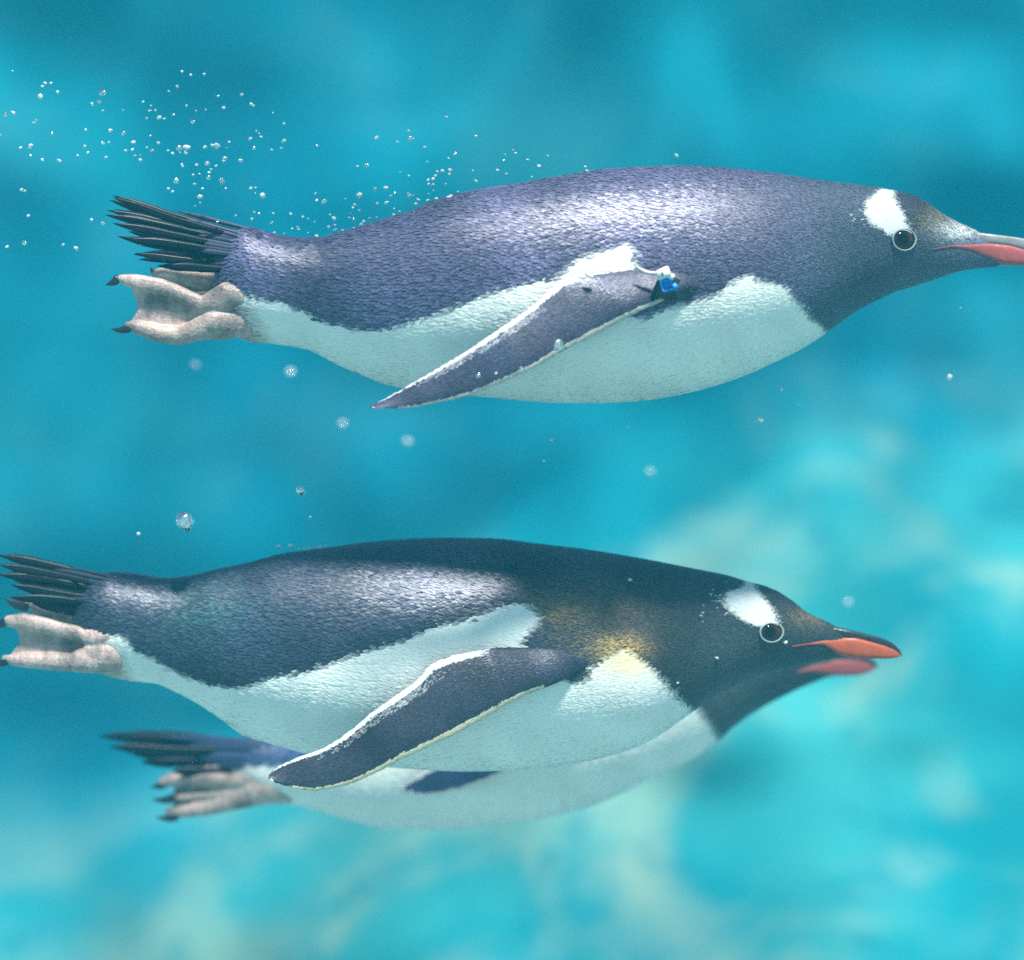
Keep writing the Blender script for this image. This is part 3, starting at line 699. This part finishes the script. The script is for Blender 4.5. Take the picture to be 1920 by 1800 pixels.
# ------------------------------------------------------------------ wing tag and loose feathers of the upper bird
def wing_tag(root):
    yt = P1.Y - .112
    def block(name, cx, cy, wx, wz, d, rot, mat_, parent, dy=0, hole=None):
        k = kk(yt); bm = bmesh.new(); bmesh.ops.create_cube(bm, size=1)
        for v in bm.verts: v.co = Vector((v.co.x * wx * k, v.co.y * d, v.co.z * wz * k))
        if hole:
            f = min(bm.faces, key=lambda f: f.calc_center_median().y)
            r = bmesh.ops.inset_region(bm, faces=[f], thickness=hole * k)
            bmesh.ops.translate(bm, verts=f.verts, vec=(0, d * .45, 0))
        bmesh.ops.bevel(bm, geom=[e for e in bm.edges], offset=1.6 * k, segments=2, affect='EDGES')
        R = __import__('mathutils').Matrix.Rotation(rot, 4, 'Y'); c = W(cx, cy, yt); c.y += dy
        for v in bm.verts: v.co = R @ v.co + c
        return bm_obj(name, bm, mat_, parent)
    r = math.radians(24)
    base = block('wing_tag', 1249, 537, 40, 46, .010, r, M_TAGD, root, .004)
    base['label'] = 'blue and white plastic tag on the flipper'
    w = block('tag_bead', 1243, 514, 26, 20, .010, -math.radians(24), M_TAGW, base, -.003)
    w['label'] = 'white bead marked 1'
    block('tag_bead', 1257, 520, 12, 12, .010, r, M_TAGW, base, -.002)
    bb = block('tag_bead', 1249, 537, 21, 22, .012, -math.radians(12), M_TAGB, base, -.004, 5)
    bb['label'] = 'square blue bead'
    block('tag_bead', 1264, 539, 11, 13, .010, r, M_TAGB, base, -.002)
    # the figure on the white bead: a short stroke with its flag
    k = kk(yt); bm = bmesh.new()
    for (cx, cy, wx, wz) in ((1242.5, 514, 2.2, 7.5), (1240.6, 511.3, 2.6, 2.0)):
        res = bmesh.ops.create_cube(bm, size=1)
        c = W(cx, cy, yt - .0083)
        for v in res['verts']: v.co = Vector((v.co.x * wx * k, v.co.y * .0006, v.co.z * wz * k)) + c
    bm_obj('figure', bm, M_TAGD, base)['kind'] = 'stuff'
    # strap round the leading edge
    block('strap', 1258, 552, 26, 16, .020, r, M_TAGD, base, .010)
wing_tag(birds[0])
def loose(a, c, w, Y, root):
    A = W(*a, Y); C = W(*c, Y); ax = C - A; up = ax.cross(Vector((0, 1, 0))).normalized(); n, m = 12, 8; G = np.zeros((n, m, 3))
    for i in range(n):
        f = i / (n - 1); hw = w * K0 * math.sin(math.pi * (f ** .7)) ** .8 + .0002
        cc = A + ax * f + up * ax.length * .12 * math.sin(f * math.pi)
        for j in range(m):
            t = 2 * math.pi * j / m; G[i, j] = cc + up * hw * math.cos(t) + Vector((0, 1, 0)) * .0012 * math.sin(t) * (hw / (w * K0) + .1)
    grid_mesh('loose_feather', G, M_WHITEF, root)
loose((1236, 512), (1190, 497), 3.2, P1.Y - .108, birds[0])
loose((1114, 520), (1095, 508), 2.4, P1.Y - .112, birds[0])

# ------------------------------------------------------------------ air bubbles
def bubble_meshes(mt):
    out = []
    for q in range(6):
        bm = bmesh.new(); bmesh.ops.create_icosphere(bm, subdivisions=3, radius=1)
        o = Vector((q * 7.3, q * 2.1, 4))
        for v in bm.verts: v.co *= 1 + (.22 + .07 * q) * noise.noise(v.co * 1.3 + o)
        me = bpy.data.meshes.new('air_bubble'); bm.to_mesh(me); bm.free()
        for p in me.polygons: p.use_smooth = True
        me.materials.append(mt); out.append(me)
    return out
BM_ = bubble_meshes(M_MILK); BM_CLEAR = bubble_meshes(M_BUB)
def bubble(px, py, r, Y, label, group=None):
    o = bpy.data.objects.new('air_bubble', random.choice(BM_CLEAR if (r > 8.5 or (r > 4 and random.random() < .5)) and Y < .5 else BM_)); COL.objects.link(o)
    o.location = W(px, py, Y); rr = r * kk(Y) * .9
    o.scale = (rr * random.uniform(.8, 1.45), rr, rr * random.uniform(.6, 1.0)); o.rotation_euler = (random.uniform(-.5, .5), random.uniform(-.7, .7), random.uniform(0, 3))
    tag(o, label, 'bubble', group); return o
A_ = [(90,205,8),(325,292,14),(366,293,13),(290,388,22),(415,355,16),(738,360,34),(715,425,16),(662,440,12),(740,490,9),(885,487,9),(1030,425,11),(1078,490,12),(1118,487,10),(1057,545,10),(1145,540,15),(1183,548,10),(1250,518,9),(1310,208,12),(1374,232,11),(1275,316,12),(1215,350,9),(1343,455,12),(1410,492,7),(1570,385,12),(1740,375,15),(1610,470,17),(1808,443,14),(1385,568,22),(95,505,15),(40,520,17),(245,577,12),(375,655,18),(5,665,8),(147,757,15),(222,740,20),(220,812,11),(425,850,17),(305,845,12),(615,627,13),(795,632,20),(890,650,16),(610,747,14),(742,728,13),(785,718,12),(632,793,12),(560,812,10),(757,830,10),(960,715,18),(905,777,13),(953,770,14),(970,815,14),(1010,845,14),(1083,670,8),(1140,722,13),(1095,775,16),(1210,777,11),(1243,797,13),(1290,760,26),(1345,755,24),(1296,790,9),(1338,797,12),(1475,753,15),(1560,742,24),(1530,740,14),(1650,716,9),(1800,693,16),(1880,677,12),(1845,635,9),(1830,757,18),(1732,850,18),(1620,832,20),(1415,880,12),(1490,870,20),(1555,887,12),(1315,890,11),(1270,995,24),(1212,1052,14),(1243,1073,14),(1390,952,11),(1400,1020,14),(1457,1050,12),(1500,970,18),(1505,935,11),(1595,995,22),(1625,1050,9),(1440,1110,22),(1440,1153,9),(1085,1180,12),(1805,1050,14),(1840,1045,11),(1890,1100,24),(155,1060,12),(180,1068,11),(205,1247,13),(660,1275,14),(740,1303,17),(175,1440,20),(455,1455,12),(548,1480,18),(50,1470,11),(1697,1247,12),(1813,1270,13),(1830,1220,9),(1865,1230,10),(1520,1290,14),(1565,1290,11),(1700,1490,20)]
B_ = [(36,97,6),(100,160,8),(98,262,13),(85,303,9),(28,312,8),(293,290,9),(637,243,12),(1042,122,10),(825,203,10),(838,245,17),(760,267,6),(917,298,10),(1215,234,11),(1095,338,14),(1057,362,8),(932,382,9),(580,403,15),(527,408,9),(775,443,8),(825,465,8),(1020,437,13),(1065,432,13),(990,440,10),(980,464,9),(938,488,9),(966,483,11),(940,512,9),(965,515,9),(1060,455,9),(1196,433,6),(1340,433,11),(1215,494,12),(1392,453,8),(1385,340,7),(1446,332,9),(1430,313,5),(1376,375,6),(1515,372,9),(1580,408,11),(1631,348,8),(1540,470,6),(1850,412,11),(1860,435,9),(1890,460,8),(1743,475,7),(630,543,13),(693,533,16),(720,582,10),(745,562,8),(540,577,20),(283,567,10),(290,608,10),(333,612,17),(457,597,6),(510,632,11),(500,648,8),(537,665,10),(642,625,10),(695,620,13),(823,583,7),(880,603,11),(865,628,12),(870,682,16),(985,597,14),(1005,620,10),(935,605,9),(1060,588,18),(1110,557,6),(505,716,13),(480,707,8),(595,713,10),(390,710,13),(368,690,8),(395,750,8),(403,777,9),(440,780,10),(277,732,7),(140,685,9),(38,682,9),(210,702,8),(240,714,7),(178,763,10),(290,815,14),(230,848,10),(540,763,10),(505,768,8),(590,760,8),(605,800,15),(630,795,9),(1005,705,12),(1075,688,12),(1143,822,8),(1165,838,6),(1190,838,6),(1215,833,6),(1282,832,6),(1395,570,12),(1420,565,10),(1500,525,7),(1500,555,8),(1635,540,8),(1730,553,8)]
def put(px, py, r):
    zt, zb, w = P1.prof(np.array([px], float))
    on = P1.top[0][0] < px < P1.top[-1][0] and zt[0] + 2 < py < zb[0] and px > 445
    big = 'pinprick' if r < 2.6 else ('small' if r < 4.6 else 'larger')
    if on:
        where, Yb = "clinging to the topmost penguin's back feathers", P1.Y - P1.half(px, py) - r * K0 * .6
    elif px < 200: where, Yb = "in open water beyond the tips of the topmost penguin's tail", P1.Y + random.uniform(-.05, .05)
    elif px < 470: where, Yb = "in the trail right over the topmost penguin's tail feathers", P1.Y + random.uniform(-.05, .05)
    elif px < 770: where, Yb = "over the dip of the topmost penguin's rump", P1.Y + random.uniform(-.04, .05)
    else: where, Yb = "over the middle of the topmost penguin's back", P1.Y + random.uniform(-.04, .05)
    bubble(px, py, r, Yb, big + ' bright air bubble ' + where, big + ' bubbles ' + where)
for x, y, r in A_: put(x / 3.84, 80 + y / 3.84, r / 3.84)
for x, y, r in B_: put(500 + x / 3.097, 180 + y / 3.097, r / 3.097)
rs = random.Random(5)
for q in range(46):       # fine beads shed close to the rump and tail
    bx = rs.choice(A_ + B_[45:90]) if q % 2 else None
    if bx is None: px_ = rs.uniform(470, 900); py_ = float(P1.prof(np.array([px_]))[0][0]) - abs(rs.gauss(0, 22)) - 3
    else:
        i_ = q * 2 % len(A_); px_ = A_[i_][0] / 3.84 + rs.gauss(0, 9); py_ = 80 + A_[i_][1] / 3.84 + rs.gauss(0, 5)
    put(px_, py_, rs.uniform(1.6, 3.2))
bubble(1046, 647, 12, P1.Y - .125, "round clear air bubble stuck on the topmost penguin's flipper")
bubble(347, 977, 19, .0, "largest wobbly clear bubble in open water above the middle penguin's tail")
bubble(564, 920, 9, .02, "dark-rimmed bubble in open water above the middle penguin's rump")
for x, y, r in ((978,693,6),(897,705,6),(930,700,3)):
    bubble(x, y, r, P1.Y - .122, "tiny air bubble on the outer half of the topmost penguin's flipper", "tiny bubbles on the topmost flipper")
for x, y, r in ((1425,787,8),(1780,707,7)):
    bubble(x, y, r, 0, "bright pinkish droplet-like bubble in open water below the topmost penguin's head", "bright bubbles below the topmost head")
for x, y, r in ((1034,825,4),(1020,864,3),(1177,800,3),(1466,730,4),(1498,758,3),(1801,577,3),(1268,292,4),(260,1001,4),(582,969,3)):
    bubble(x, y, r, 0, "pinprick bubble drifting alone in open water round the topmost penguin", "lone pinprick bubbles")
for x, y, r in ((522,1025,5),(545,1023,4),(560,1029,3),(570,1029,3),(580,1028,3),(590,1027,3),(600,1026,4),(612,1024,3)):
    bubble(x, y, r, P2.Y - .01, "tiny air bubble in the string along the middle penguin's rump", "string of bubbles on the middle rump")
for x, y, r in ((1181,1087,4),(1344,1234,4),(1473,1205,4),(1270,1280,3)):
    bubble(x, y, r, P2.Y - P2.half(x, y) - .003, "tiny pale bubble on the middle penguin's neck", "tiny bubbles on the middle neck")
for x, y, r in ((765,828,9),(545,697,7),(1590,1130,8),(642,795,7),(366,684,6),(1219,885,7)):
    bubble(x, y, r, .75, "out-of-focus pale bubble drifting far behind the penguins", "blurred background bubbles")

# ------------------------------------------------------------------ the water itself
def water_volume():
    bm = bmesh.new(); bmesh.ops.create_cube(bm, size=1)
    for v in bm.verts: v.co = Vector((v.co.x * 16, v.co.y * 14 - .8, v.co.z * 4.3 + .98))
    m = bpy.data.materials.new('clear_sea_water'); m.use_nodes = True; nt = m.node_tree; nt.nodes.clear()
    out = nt.nodes.new('ShaderNodeOutputMaterial'); pv = nt.nodes.new('ShaderNodeVolumePrincipled')
    pv.inputs['Color'].default_value = (.03, .60, .86, 1); pv.inputs['Density'].default_value = .042
    pv.inputs['Absorption Color'].default_value = (.0, .75, .9, 1)
    nt.links.new(pv.outputs[0], out.inputs['Volume'])
    tag(bm_obj('haze', bm, m, None, False), 'clear blue-green water filling the pool', 'water', kind='stuff')
water_volume()
